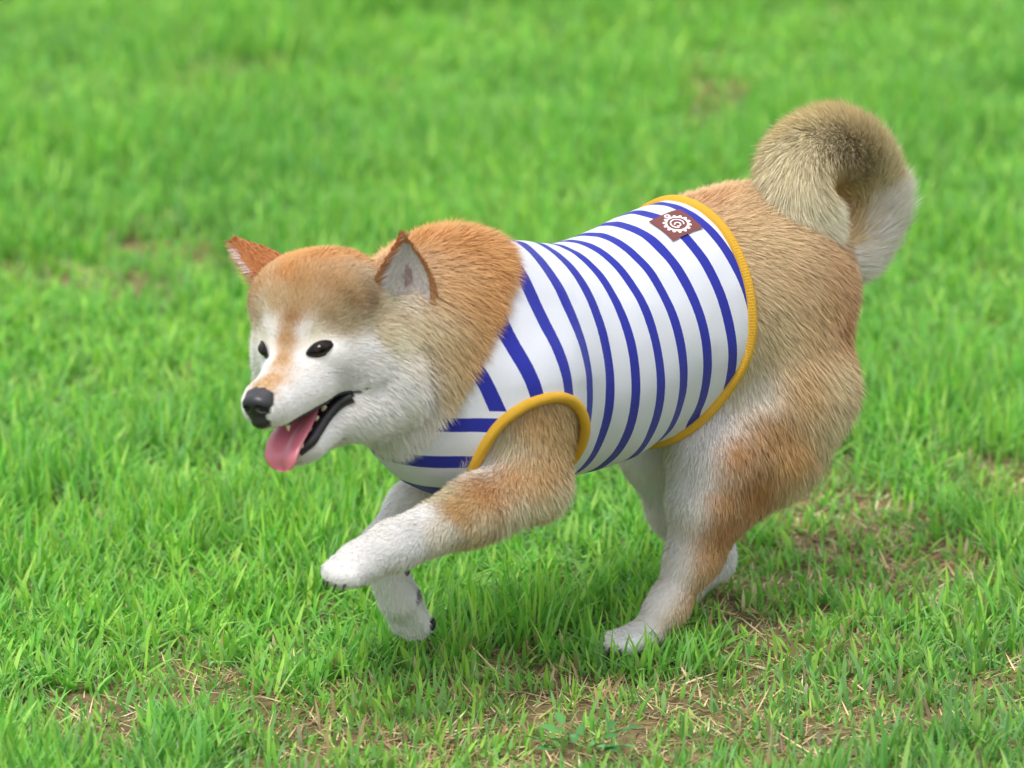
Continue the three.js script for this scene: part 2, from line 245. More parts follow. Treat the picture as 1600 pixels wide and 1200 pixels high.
const tone = (c, gain = 1.2) => { const v = c.map(lin), k = Math.min(gain, 0.9 / Math.max(...v)); const tan = 1 - sstep(0.6, 0.85, v[2] / v[0]); return v.map((x, i) => x * k * (1 - tan * [0.1, 0.02, 0.03][i])); }; spots.forEach(([p, c0, len, d], i) => { const gr = (c0[0] + c0[1] + c0[2]) / 3, rump = p.x > MID.x + 0.06 && p.y > MID.y - 0.06, c = c0.map((v, i) => lerp(v + (gr - v) * 0.08 - (i === 2 && v < 200 ? 5 : 0), [218, 192, 158][i], rump ? 0.25 : 0)); SP.set([p.x, p.y, p.z, ...tone(c), len, d.x, d.y, d.z], i * 10); });
const tailT = (p) => { let b = 9, t = 0; TP.forEach((q, i) => { const d = q.distanceTo(p); if (d < b) { b = d; t = i / 24; } }); return [t, b]; };
function coat(p) {                                                                // [r, g, b, length, dir]
  const td = tail(p.x, p.y, p.z);
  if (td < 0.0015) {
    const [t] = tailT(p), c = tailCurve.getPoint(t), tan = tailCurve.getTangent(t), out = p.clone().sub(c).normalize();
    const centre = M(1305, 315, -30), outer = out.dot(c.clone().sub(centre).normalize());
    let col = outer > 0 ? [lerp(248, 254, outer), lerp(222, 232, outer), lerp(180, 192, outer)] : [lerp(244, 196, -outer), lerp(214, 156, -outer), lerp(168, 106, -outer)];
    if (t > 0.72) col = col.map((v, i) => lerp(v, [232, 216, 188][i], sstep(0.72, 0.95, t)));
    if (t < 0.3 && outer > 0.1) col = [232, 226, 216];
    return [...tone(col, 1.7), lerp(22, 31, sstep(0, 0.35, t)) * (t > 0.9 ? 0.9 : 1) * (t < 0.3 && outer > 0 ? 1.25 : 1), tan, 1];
  }
  const inFace = headLocal(p.x, p.y, p.z)[0] > -75, eps = inFace ? 0.00005 : 0.00022;
  let w = 0, r = 0, g = 0, b = 0, len = 0, dx = 0, dy = 0, dz = 0;
  for (let i = 0, o = 0; i < SN; i++, o += 10) {
    const x = p.x - SP[o], y = p.y - SP[o + 1], z = p.z - SP[o + 2], d2 = x * x + y * y + z * z; 
    const k = 1 / Math.pow(d2 + eps, 2.1); w += k;
    r += k * SP[o + 3]; g += k * SP[o + 4]; b += k * SP[o + 5]; len += k * SP[o + 6]; dx += k * SP[o + 7]; dy += k * SP[o + 8]; dz += k * SP[o + 9];
  }
  return [r / w, g / w, b / w, len / w, V3(dx, dy, dz).normalize(), 0];
}

const noseF = blend([HC(66, -23, 0, 10, 73, -24, 0, 8, 0.66), HC(69, -32, 0, 9, 71, -42, 0, 7.5, 0.8), ...both((s) => HC(71, -28, 7.5 * s, 6, 65, -29, 9.5 * s, 5.5))], 6);
const bodyBox = [V3(-0.36, -0.03, -0.42), V3(0.44, 0.62, 0.42)];
const raw = surface(body, ...bodyBox, 0.0036);
const bodyG = geometryOf(raw, body);
const EYES = both((s) => ({ s, c: null, f: 0, u: 1, l: 28 * s }));
{
  const pos = bodyG.attributes.position, col = new Float32Array(pos.count * 3), p = V3();
  for (let i = 0; i < pos.count; i++) {
    p.fromBufferAttribute(pos, i);
    const c = coat(p), m = mouth(p.x, p.y, p.z), [f, u, l] = headLocal(p.x, p.y, p.z);
    if (f > -45 && f < 90 && m < 0.0028 && head(p.x, p.y, p.z) < 0.004) { const deep = Math.abs(l) < 11 - f * 0.02; c[0] = deep ? 0.2 : 0.012; c[1] = deep ? 0.07 : 0.011; c[2] = deep ? 0.075 : 0.012; }
    if (f > 48 && noseF(p.x, p.y, p.z) < 0.0006) c[0] = c[1] = c[2] = 0.012;
    col.set(c.slice(0, 3), i * 3);
  }
  bodyG.setAttribute('color', new THREE.BufferAttribute(col, 3));
}
const furMat = phys({ vertexColors: true, roughness: 0.62, sheen: 0.25, sheenRoughness: 0.5, sheenColor: new THREE.Color(1, 1, 1) });
const skin = add('body', bodyG.clone(), mat({ vertexColors: true, roughness: 0.8 }));

// ------------------------------------------------ the vest
const axisPts = new THREE.CatmullRomCurve3([M(690, 645), M(740, 612), M(800, 588), M(908, 555), M(1052, 490), M(1150, 440)]).getSpacedPoints(80), axisStep = axisPts[0].distanceTo(axisPts[1]);
function along(p) { let b = 9, k = 0; for (let i = 0; i < axisPts.length; i++) { const d = axisPts[i].distanceToSquared(p); if (d < b) { b = d; k = i; } } return k; }
const axisDir = (k) => axisPts[Math.min(k + 4, 80)].clone().sub(axisPts[Math.max(k - 4, 0)]).normalize();
function alongSmooth(p) { let s = 0, w = 0; for (let i = 0; i < axisPts.length; i += 2) { const v = p.clone().sub(axisPts[i]), a = v.dot(AXD[i]), k = Math.exp(-a * a / 0.0008) + 1e-12; s += k * (i * axisStep + a); w += k; } return s / w; }
const AXD = axisPts.map((_, i) => axisDir(i));
const hemC = M(1072, 322), hemN = M(1052, 665).sub(hemC).cross(SIDE).normalize(), neckA = M(754, 378), neckB = M(586, 722), neckN = neckB.clone().sub(neckA).cross(SIDE).normalize();
if (neckN.dot(FRONT) < 0) neckN.negate();
if (hemN.dot(FRONT) > 0) hemN.negate();
const holeC = M(820, 704, 80), holeF = FRONT.clone().addScaledVector(Y, -0.16).normalize(), holeU = Y.clone().addScaledVector(FRONT, 0.16).normalize();
const hole = (p, s) => { const q = s > 0 ? p : mirror(p), v = q.clone().sub(holeC), l = q.clone().sub(MID).dot(SIDE); if (l < 0.012) return 1; const a = v.dot(holeF) / 0.052, b = v.dot(holeU) / 0.059; return (Math.hypot(a, b) - 1) * 0.06; };
const hemY = M(1060, 480).y, fRear = (p) => { const h = Math.max(0, hemY - p.y); return p.clone().sub(hemC).dot(hemN) + 4.2 * h * h; }, fNeck = (p) => { const q = p.clone().sub(neckA), l = q.dot(SIDE); return q.dot(neckN) - 3.9 * l * l; }, fHoleN = (p) => -hole(p, 1), fHoleF = (p) => -hole(p, -1);
const wrinkle = (x, y, z) => 0.0026 * (fbm(x * 16, y * 16, z * 16) - 0.5) + 0.0014 * (noise(x * 70, y * 22, z * 70) - 0.5);
const tuck = V3(), vestF = (x, y, z) => dressed(x, y, z) - lerp(0.0015, 0.006, sstep(0, 0.03, -fNeck(tuck.set(x, y, z)))) + wrinkle(x, y, z);
function clipTris(mesh, field) {                                                  // keep field < 0; returns the kept mesh and its cut edges
  const { pos, index } = mesh, v = [], out = [], np = pos.slice(), cut = [], made = new Map(), p = V3();
  for (let i = 0; i < pos.length; i += 3) v.push(field(p.set(pos[i], pos[i + 1], pos[i + 2])));
  const mid = (a, b) => { const key = a < b ? a + '_' + b : b + '_' + a; if (!made.has(key)) { const t = v[a] / (v[a] - v[b]); made.set(key, np.length / 3); for (let c = 0; c < 3; c++) np.push(lerp(pos[a * 3 + c], pos[b * 3 + c], t)); } return made.get(key); };
  for (let i = 0; i < index.length; i += 3) {
    const t = [index[i], index[i + 1], index[i + 2]], poly = [], on = [];
    for (let e = 0; e < 3; e++) { const a = t[e], b = t[(e + 1) % 3]; if (v[a] < 0) poly.push(a); if ((v[a] < 0) !== (v[b] < 0)) { const m = mid(a, b); poly.push(m); on.push(m); } }
    for (let e = 1; e + 1 < poly.length; e++) out.push(poly[0], poly[e], poly[e + 1]);
    if (on.length === 2) cut.push(on);
  }
  return { mesh: { pos: np, index: out }, cut };
}
function compact({ pos, index }) { const m = new Map(), p = [], ix = []; for (const i of index) { if (!m.has(i)) { m.set(i, p.length / 3); p.push(pos[i * 3], pos[i * 3 + 1], pos[i * 3 + 2]); } ix.push(m.get(i)); } return { pos: p, index: ix }; }
function loops({ mesh, cut }) {
  const next = new Map(); for (const [a, b] of cut) { (next.get(a) ?? next.set(a, []).get(a)).push(b); (next.get(b) ?? next.set(b, []).get(b)).push(a); }
  const seen = new Set(), res = [];
  for (const s of next.keys()) { if (seen.has(s)) continue; const l = []; let c = s; while (c !== undefined) { seen.add(c); l.push(V3(mesh.pos[c * 3], mesh.pos[c * 3 + 1], mesh.pos[c * 3 + 2])); c = next.get(c).find((n) => !seen.has(n)); } if (l.length > 20) res.push(l); }
  return res;
}
function smoothLoop(l, n) {
  let q = new THREE.CatmullRomCurve3(l.filter((_, i) => i % 3 === 0), true).getSpacedPoints(n).slice(0, n);
  for (let k = 0; k < 6; k++) q = q.map((p, i) => p.clone().multiplyScalar(0.5).addScaledVector(q[(i + n - 1) % n], 0.25).addScaledVector(q[(i + 1) % n], 0.25));
  return q;
}
let vestMesh = surface(vestF, V3(-0.3, 0.1, -0.3), V3(0.3, 0.55, 0.34), 0.0042);
const trims = [];
for (const [f, name] of [[fRear, 'hem'], [fNeck, 'neck'], [fHoleN, 'arm'], [fHoleF, 'arm']]) { const c = clipTris(vestMesh, f); vestMesh = c.mesh; for (const l of loops(c)) trims.push([l, name]); }
const seamTop = castPx(dressed, 782, 640).y, splitF = (p) => Math.max(p.y - seamTop, -(p.clone().sub(holeC).dot(FRONT) + 0.01));
const chestPart = compact(clipTris(vestMesh, splitF).mesh), backPart = compact(clipTris(vestMesh, (p) => -splitF(p)).mesh);
const clothTex = (() => {                                                         // woven stripes: u counts the stripes
  const Wd = 1024, Hh = 256, d = new Uint8Array(Wd * Hh * 4);
  for (let y = 0; y < Hh; y++) for (let x = 0; x < Wd; x++) {
    const u = x / Wd, e = Math.abs(u - 0.5) + (hash(x >> 2, y >> 2, 5) - 0.5) * 0.008, blue = e < 0.175, k = (hash(x >> 1, y >> 1, 9) - 0.5) * 12 + (hash(x >> 4, y, 2) - 0.5) * 5, i = (y * Wd + x) * 4;
    const c = blue ? [22, 34, 152] : [216, 218, 225]; d[i] = c[0] + k; d[i + 1] = c[1] + k; d[i + 2] = c[2] + k; d[i + 3] = 255;
  }
  const t = new THREE.DataTexture(d, Wd, Hh); t.wrapS = t.wrapT = THREE.RepeatWrapping; t.magFilter = THREE.LinearFilter; t.colorSpace = THREE.SRGBColorSpace; t.needsUpdate = true; return t;
})();
const knit = (() => { const S = 256, d = new Uint8Array(S * S * 4); for (let y = 0; y < S; y++) for (let x = 0; x < S; x++) { const v = 128 + 60 * Math.sin(x * Math.PI / 4) * Math.cos(y * Math.PI / 4 + x) + 50 * (hash(x, y, 8) - 0.5), i = (y * S + x) * 4; d[i] = d[i + 1] = d[i + 2] = v; d[i + 3] = 255; } const t = new THREE.DataTexture(d, S, S); t.wrapS = t.wrapT = THREE.RepeatWrapping; t.repeat.set(4, 6); t.magFilter = THREE.LinearFilter; t.needsUpdate = true; return t; })();
const clothMat = phys({ map: clothTex, bumpMap: knit, bumpScale: 0.0004, roughness: 0.75, sheen: 0.5, sheenRoughness: 0.4, sheenColor: new THREE.Color(0.9, 0.93, 1), side: THREE.DoubleSide });
const PITCH = 0.0302, CHEST = 0.038;
function dress(part, u) { const g = geometryOf(part, vestF, 0.003), uv = [], p = V3(); for (let i = 0; i < part.pos.length; i += 3) { p.set(part.pos[i], part.pos[i + 1], part.pos[i + 2]); uv.push(u(p), Math.atan2(p.clone().sub(MID).dot(SIDE), p.y - MID.y) * 1.2); } g.setAttribute('uv', new THREE.Float32BufferAttribute(uv, 2)); return g; }
const STRIPE0 = 0.0305, CHEST0 = 0.2325;
const vest = new THREE.Group(); vest.name = 'vest'; vest.userData = { label: 'white vest with blue stripes and yellow edging' }; dog.add(vest);
add('back_panel', dress(backPart, (p) => (alongSmooth(p) + 0.06 * (0.33 - p.y) - STRIPE0) / PITCH + 0.5), clothMat, vest);
add('chest_panel', dress(chestPart, (p) => (p.y - CHEST0) / CHEST + 0.5), clothMat, vest);
const trimMat = phys({ color: rgb(250, 194, 66), roughness: 0.9, specularIntensity: 0.4, bumpMap: knit, bumpScale: 0.0008 });
for (const [l, name] of trims) {
  const q = smoothLoop(l, 120), g = new THREE.TubeGeometry(new THREE.CatmullRomCurve3(q, true), 240, name === 'neck' ? 0.002 : 0.0052, 10, true);
  add(name === 'hem' ? 'waist_trim' : name === 'neck' ? 'neck_trim' : 'armhole_trim', g, trimMat, vest);
}
{ // sewn patch on the back
  const c = document.createElement('canvas'); c.width = c.height = 256; const x = c.getContext('2d');
  x.fillStyle = '#6e3a36'; x.fillRect(0, 0, 256, 256); x.strokeStyle = x.fillStyle = '#f2ecea'; x.lineCap = 'round';
  x.lineWidth = 15; x.beginPath(); x.ellipse(140, 128, 72, 74, 0, 0, 7); x.stroke();
  x.lineWidth = 9; x.beginPath(); x.arc(140, 128, 44, 0.4, 5.4); x.stroke(); x.beginPath(); x.arc(150, 132, 20, 2, 7); x.stroke();
  for (let i = 0; i < 14; i++) { const a = i / 14 * 6.283; x.beginPath(); x.arc(140 + 84 * Math.cos(a), 128 + 86 * Math.sin(a), 11, 0, 7); x.fill(); }
  x.lineWidth = 11; x.beginPath(); x.arc(36, 128, 16, 0.6, 5.6); x.stroke();
  const t = new THREE.CanvasTexture(c); t.colorSpace = THREE.SRGBColorSpace;
  const a = castPx(vestF, 1056, 349), n = 12, pos = [], uv = [], idx = [], ax = axisDir(along(a)), sd = SIDE, top = V3(0, 1, 0);
  for (let j = 0; j <= n; j++) for (let i = 0; i <= n; i++) {
    const o = a.clone().addScaledVector(ax, (i / n - 0.5) * 0.038).addScaledVector(sd, (j / n - 0.5) * 0.034).addScaledVector(top, 0.06), h = cast(vestF, o, V3(0, -1, 0), 0.4) ?? o;
    const nn = grad(vestF, h, 0.003); h.addScaledVector(nn, 0.0014); pos.push(h.x, h.y, h.z); uv.push(j / n, i / n);
  }
  for (let j = 0; j < n; j++) for (let i = 0; i < n; i++) { const k = j * (n + 1) + i; idx.push(k, k + n + 1, k + 1, k + 1, k + n + 1, k + n + 2); }
  const g = new THREE.BufferGeometry(); g.setAttribute('position', new THREE.Float32BufferAttribute(pos, 3)); g.setAttribute('uv', new THREE.Float32BufferAttribute(uv, 2)); g.setIndex(idx); g.computeVertexNormals();
  add('brand_patch', g, mat({ map: t, roughness: 0.8, side: THREE.DoubleSide }), vest);
}
const underVest = (p, margin = 0) => fRear(p) < margin && fNeck(p) < margin && fHoleN(p) < margin && fHoleF(p) < margin && dressed(p.x, p.y, p.z) < 0.008;

// ------------------------------------------------ ears
const earHairs = [];
const earMat = mat({ vertexColors: true, roughness: 0.8, side: THREE.DoubleSide });
function makeEar(base, tip, wide, width, facing, canal) {
  const N = 22, pos = [], col = [], idx = [], up = tip.clone().sub(base), hgt = up.length(); up.normalize();
  const ac = wide.clone().addScaledVector(up, -wide.dot(up)).normalize(), nr = ac.clone().cross(up).normalize(); if (nr.dot(facing) < 0) nr.negate();
  const at = (h, v, t) => { const wd = width * (1 - Math.pow(clamp(v, 0, 1), 1.8)) * (1 + 0.16 * Math.sin(v * Math.PI)) + 0.0015, cup = 0.012 * (1 - v * 0.75); return base.clone().addScaledVector(up, v * hgt).addScaledVector(ac, h * wd * 0.5).addScaledVector(nr, cup * (h * h - 0.6) - t * (1 - h * h * 0.8)); };
  const sheets = [];
  for (const out of [0, 1]) for (let j = 0; j <= N; j++) for (let i = 0; i <= N; i++) {
    const h = i / N * 2 - 1, v = j / N, p = at(h, v, out ? 0.0045 : 0), q = at(h + 0.01, v, 0).sub(at(h - 0.01, v, 0)).cross(at(h, v + 0.01, 0).sub(at(h, v - 0.01, 0))).normalize(); if (q.dot(nr) < 0) q.negate(); if (out) q.negate();
    const rim = Math.max(Math.abs(h), v), inn = canal && Math.hypot((h - 0.3) / 0.3, (v - 0.42) / 0.32) < 0.6 + 0.5 * (noise(h * 5, v * 5, 3) - 0.5) ? [192, 170, 168] : rim > 0.9 ? [190, 140, 96] : [226, 220, 216], c = out ? [190, 122, 66] : inn;
    pos.push(p.x, p.y, p.z); col.push(lin(c[0]), lin(c[1]), lin(c[2]));
    sheets.push([p, q, c, up, out, h, v]);
  }
  const n1 = (N + 1) * (N + 1);
  for (const out of [0, 1]) for (let j = 0; j < N; j++) for (let i = 0; i < N; i++) { const k = out * n1 + j * (N + 1) + i, a = [k, k + 1, k + N + 1, k + 1, k + N + 2, k + N + 1]; idx.push(...(out ? a.reverse() : a)); }
  const g = new THREE.BufferGeometry(); g.setAttribute('position', new THREE.Float32BufferAttribute(pos, 3)); g.setAttribute('color', new THREE.Float32BufferAttribute(col, 3)); g.setIndex(idx); g.computeVertexNormals();
  add('ear', g, earMat);
  for (let k = 0; k < 9000; k++) {
    const [p, q, c, u, out, h, v] = sheets[Math.floor(rnd() * sheets.length)], j = p.clone().add(V3(rr(-1, 1), rr(-1, 1), rr(-1, 1)).multiplyScalar(0.0014)), front = !out && h < -0.55;
    if (!out && c[0] < 160 && rnd() < 0.75) continue;
    const dir = u.clone().multiplyScalar(out ? 0.9 : 0.6).addScaledVector(q, out ? 0.15 : 0.3).addScaledVector(ac, out ? -h * 0.1 : front ? (canal ? 0.7 : -0.5) : -0.2 * h);
    earHairs.push([j, q, c, dir.normalize(), (out ? rr(3, 6) : front ? rr(6, 14) : rr(3, 7)) * (1 - v * 0.3)]);
  }
}
{
  const nb = Hd(-80, 10, 68), fb = Hd(-64, 46, -40);
  makeEar(nb, Hd(-85, 76, 81), hdir(-0.75, 0.1, 0.65), 0.058, hdir(0.45, 0.05, 0.9), true);
  makeEar(fb, Hd(-51, 83, -78), hdir(-0.8, 0.45, -0.4), 0.05, hdir(0.45, -0.35, -0.85), false);
}

// ------------------------------------------------ eyes, nose, mouth
const eyeMat = phys({ vertexColors: true, roughness: 0.07, ior: 1.4, specularIntensity: 0.6 }), rimMat = mat({ color: rgb(20, 18, 19), roughness: 0.5 });
const eyeMasks = [];
for (const s of [1, -1]) {
  const dirO = hdir(0.66, 0.06, 0.74 * s), acr = hdir(-0.74, 0.04, 0.66 * s), upr = dirO.clone().cross(acr).multiplyScalar(s > 0 ? 1 : -1); if (upr.dot(HU) < 0) upr.negate();
  const hit = cast(body, Hd(-1, 1, s > 0 ? 26 : -20).addScaledVector(dirO, 0.05), dirO.clone().negate(), 0.2);
  eyeMasks.push([hit, acr, upr, dirO]);
  const shape = (scale, lift, dome) => {
    const n = 12, m = 40, pos = [], idx = [], tint = [], c = V3();
    for (let r = 0; r <= n; r++) for (let k = 0; k < m; k++) {
      const a = k / m * 6.2832, q = r / n, x = Math.cos(a), y = Math.sin(a), ex = 0.0126 * scale * q * x, ey = 0.0064 * scale * q * y * (1 - 0.34 * x * x) + 0.0008 * x * q;
      const o = hit.clone().addScaledVector(acr, ex).addScaledVector(upr, ey).addScaledVector(dirO, 0.02), p = cast(body, o, dirO.clone().negate(), 0.06) ?? hit;
      p.lerp(hit.clone().addScaledVector(acr, ex).addScaledVector(upr, ey), 0.6).addScaledVector(dirO, lift + dome * (1 - q * q)); pos.push(p.x, p.y, p.z); const ir = Math.hypot(ex, ey) / 0.0066, ic = ir < 0.45 ? [9, 7, 7] : ir < 0.95 ? [38, 24, 15] : [16, 12, 11]; tint.push(lin(ic[0]), lin(ic[1]), lin(ic[2]));
    }
    for (let r = 0; r < n; r++) for (let k = 0; k < m; k++) { const a = r * m + k, b = r * m + (k + 1) % m, e = a + m, d = b + m; idx.push(a, e, b, b, e, d); }
    let g = new THREE.BufferGeometry(); g.setAttribute('position', new THREE.Float32BufferAttribute(pos, 3)); g.setAttribute('color', new THREE.Float32BufferAttribute(tint, 3)); g.setIndex(idx); g.computeVertexNormals();
    const nrm = g.attributes.normal; c.fromBufferAttribute(nrm, 5 * m); if (c.dot(dirO) < 0) { g.setIndex(idx.reverse()); g.computeVertexNormals(); } return g;
  };
  const eye = add('eye', shape(0.98, 0.0010, 0.0046), eyeMat);
  add('eyelid', shape(1.14, 0.0008, 0.0010), rimMat, eye);
}
const nostrils = blend(both((s) => HC(81, -28, 5.5 * s, 3.6, 72, -30.5, 13 * s, 2)), 1);
const noseS = (x, y, z) => Math.max(noseF(x, y, z), -nostrils(x, y, z));
const nz = Hd(69, -30, 0), nb3 = V3(0.03, 0.03, 0.03);
add('nose', geometryOf(surface(noseS, nz.clone().sub(nb3), nz.clone().add(nb3), 0.0011), noseS, 0.0008), phys({ color: rgb(34, 32, 36), roughness: 0.42, clearcoat: 0.25, clearcoatRoughness: 0.35 }));

function ribbon(path, width, thick, droop) {                                      // a soft tongue along a path
  const c = new THREE.CatmullRomCurve3(path), n = 36, m = 20, pos = [], idx = [];
  for (let i = 0; i <= n; i++) {
    const t = i / n, p = c.getPoint(t), tan = c.getTangent(t), up = tan.clone().cross(HL).normalize(), w = width(t), th = thick * Math.pow(1 - Math.pow(t, 9), 0.5) + 0.0006; if (up.dot(HF.clone().add(HU)) < 0) up.negate();
    for (let k = 0; k < m; k++) { const a = k / m * 6.2832, x = Math.cos(a), y = Math.sin(a); pos.push(...p.clone().addScaledVector(HL, x * w).addScaledVector(up, y * th + droop * (x * x - 0.5) + (y > 0 ? -0.0034 * Math.exp(-x * x * 14) : 0)).toArray()); }
  }
  for (let i = 0; i < n; i++) for (let k = 0; k < m; k++) { const a = i * m + k, b = i * m + (k + 1) % m; idx.push(a, b, a + m, b, b + m, a + m); }
  const e0 = pos.length / 3; pos.push(...c.getPoint(1).toArray()); for (let k = 0; k < m; k++) idx.push(n * m + k, n * m + (k + 1) % m, e0);
  const g = new THREE.BufferGeometry(); g.setAttribute('position', new THREE.Float32BufferAttribute(pos, 3)); g.setIndex(idx); g.computeVertexNormals(); return g;
}
add('tongue', ribbon([Hd(-22, -52, 0), Hd(-4, -58, 0), Hd(18, -66, 0), Hd(40, -73, 1), Hd(53, -83, 2), Hd(56, -96, 3)], (t) => lerp(0.011, 0.0195, sstep(0, 0.6, t)) * Math.pow(1 - Math.pow(t, 7), 0.5), 0.0042, 0.003), phys({ color: rgb(206, 116, 128), roughness: 0.4, clearcoat: 0.3, clearcoatRoughness: 0.3 }));
const toothMat = phys({ color: rgb(222, 208, 172), roughness: 0.3, clearcoat: 0.4 });
function tooth(f, u, l, h, r, up) { const d = hdir(0.15, up, 0.04 * Math.sign(l)), b = Hd(f, u, l), g = new THREE.LatheGeometry([[0, -0.2], [1, -0.15], [1.05, 0.15], [0.85, 0.45], [0.45, 0.8], [0.12, 0.98], [0, 1]].map(([x, y]) => new THREE.Vector2(x * r / 1000, y * h / 1000)), 10); g.applyQuaternion(new THREE.Quaternion().setFromUnitVectors(Y, d)); g.translate(b.x, b.y, b.z); add('tooth', g, toothMat); }
for (const s of [1, -1]) {
  tooth(34, JAW(34) - 1, 11.5 * s, 11, 2.8, 1);
  for (const [f, l, h, r] of [[18, 14, 4, 2.2], [8, 16.5, 5, 2.8], [-2, 19, 6, 3.2]]) tooth(f, JAW(f) - 1, l * s, h, r, 1);
  tooth(49, LIP(49) + 2, 12 * s, 9, 2.6, -1);
  for (const [f, l, h, r] of [[20, 17, 4, 2.6], [8, 20, 5, 3], [-4, 23, 6, 3.4]]) tooth(f, LIP(f) + 2, l * s, h, r, -1);
}
const lipMat = phys({ color: rgb(24, 21, 23), roughness: 0.45, clearcoat: 0.2 });
for (const s of [1, -1]) {                                                        // the black lips follow the edges of the mouth
  const edge = (line, f0, f1, inset) => { const q = []; for (let i = 0; i <= 26; i++) { const f = lerp(f0, f1, i / 26), u = line(f); const o = Hd(f, u + inset, 70 * s), d = HL.clone().multiplyScalar(-s), h = cast(headSolid, o, d, 0.07); if (h) q.push(h.addScaledVector(d, 0.0016)); } return q; };
  const low = edge(JAW, -17, 35, -3.5), upp = edge(LIP, -17, 52, 1.2);
  if (low.length > 4) add('lower_lip', new THREE.TubeGeometry(new THREE.CatmullRomCurve3(low), 60, 0.0055, 8), lipMat);
  if (upp.length > 4) add('upper_lip', new THREE.TubeGeometry(new THREE.CatmullRomCurve3(upp), 60, 0.0019, 8), lipMat);
}
// claws and pads
const clawMat = phys({ color: rgb(38, 34, 34), roughness: 0.35, clearcoat: 0.3 }), padMat = mat({ color: rgb(30, 27, 29), roughness: 0.75 });
function claws(base, tip, spread, side, drop) {
  for (const k of [-1.5, -0.5, 0.5, 1.5]) {
    const b = tip.clone().addScaledVector(side, k * spread / 1000).lerp(base, Math.abs(k) > 1 ? 0.16 : 0), fw = tip.clone().sub(base).normalize(), c = new THREE.CatmullRomCurve3([b.clone().addScaledVector(fw, 0.005), b.clone().addScaledVector(fw, 0.0095).add(drop.clone().multiplyScalar(0.003)), b.clone().addScaledVector(fw, 0.012).add(drop.clone().multiplyScalar(0.008))]);
    const g = new THREE.TubeGeometry(c, 8, 0.0022, 7), ps = g.attributes.position; for (let i = 0; i < ps.count; i++) { const r = Math.floor(i / 8) / 8, q = c.getPoint(r), v = V3().fromBufferAttribute(ps, i).sub(q).multiplyScalar(1 - 0.8 * r).add(q); ps.setXYZ(i, v.x, v.y, v.z); }
    add('claw', g, clawMat);
  }
}
const DOWN = V3(0, -1, 0), farSide = V3(0.9, 0.15, 0.4).normalize();
claws(NF.paw, NF.toe, 11, SIDE, DOWN); claws(FF.paw, FF.toe, 10.5, farSide, V3(0.7, -0.3, -0.2)); claws(NH.paw, NH.toe, 10, SIDE, DOWN); claws(FH.paw, FH.toe, 10, SIDE, DOWN);
function pad(p, n, r, flat = 0.55) { const g = new THREE.SphereGeometry(r, 18, 12); g.scale(1, flat, 1); g.applyQuaternion(new THREE.Quaternion().setFromUnitVectors(Y, n.clone().normalize())); g.translate(p.x, p.y, p.z); add('paw_pad', g, padMat); }
const under = V3(0.96, 0.02, 0.12).normalize();
pad(FF.paw.clone().addScaledVector(under, 0.016), under, 0.01); pad(FF.wr.clone().lerp(FF.paw, 0.4).addScaledVector(under, 0.018), under, 0.006);
for (const k of [-1.5, -0.5, 0.5, 1.5]) pad(FF.toe.clone().addScaledVector(farSide, k * 0.009).lerp(FF.paw, 0.12 * Math.abs(k)).addScaledVector(under, 0.009), under, 0.0065);
pad(NF.paw.clone().addScaledVector(DOWN, 0.016), V3(0.2, -1, 0), 0.011);

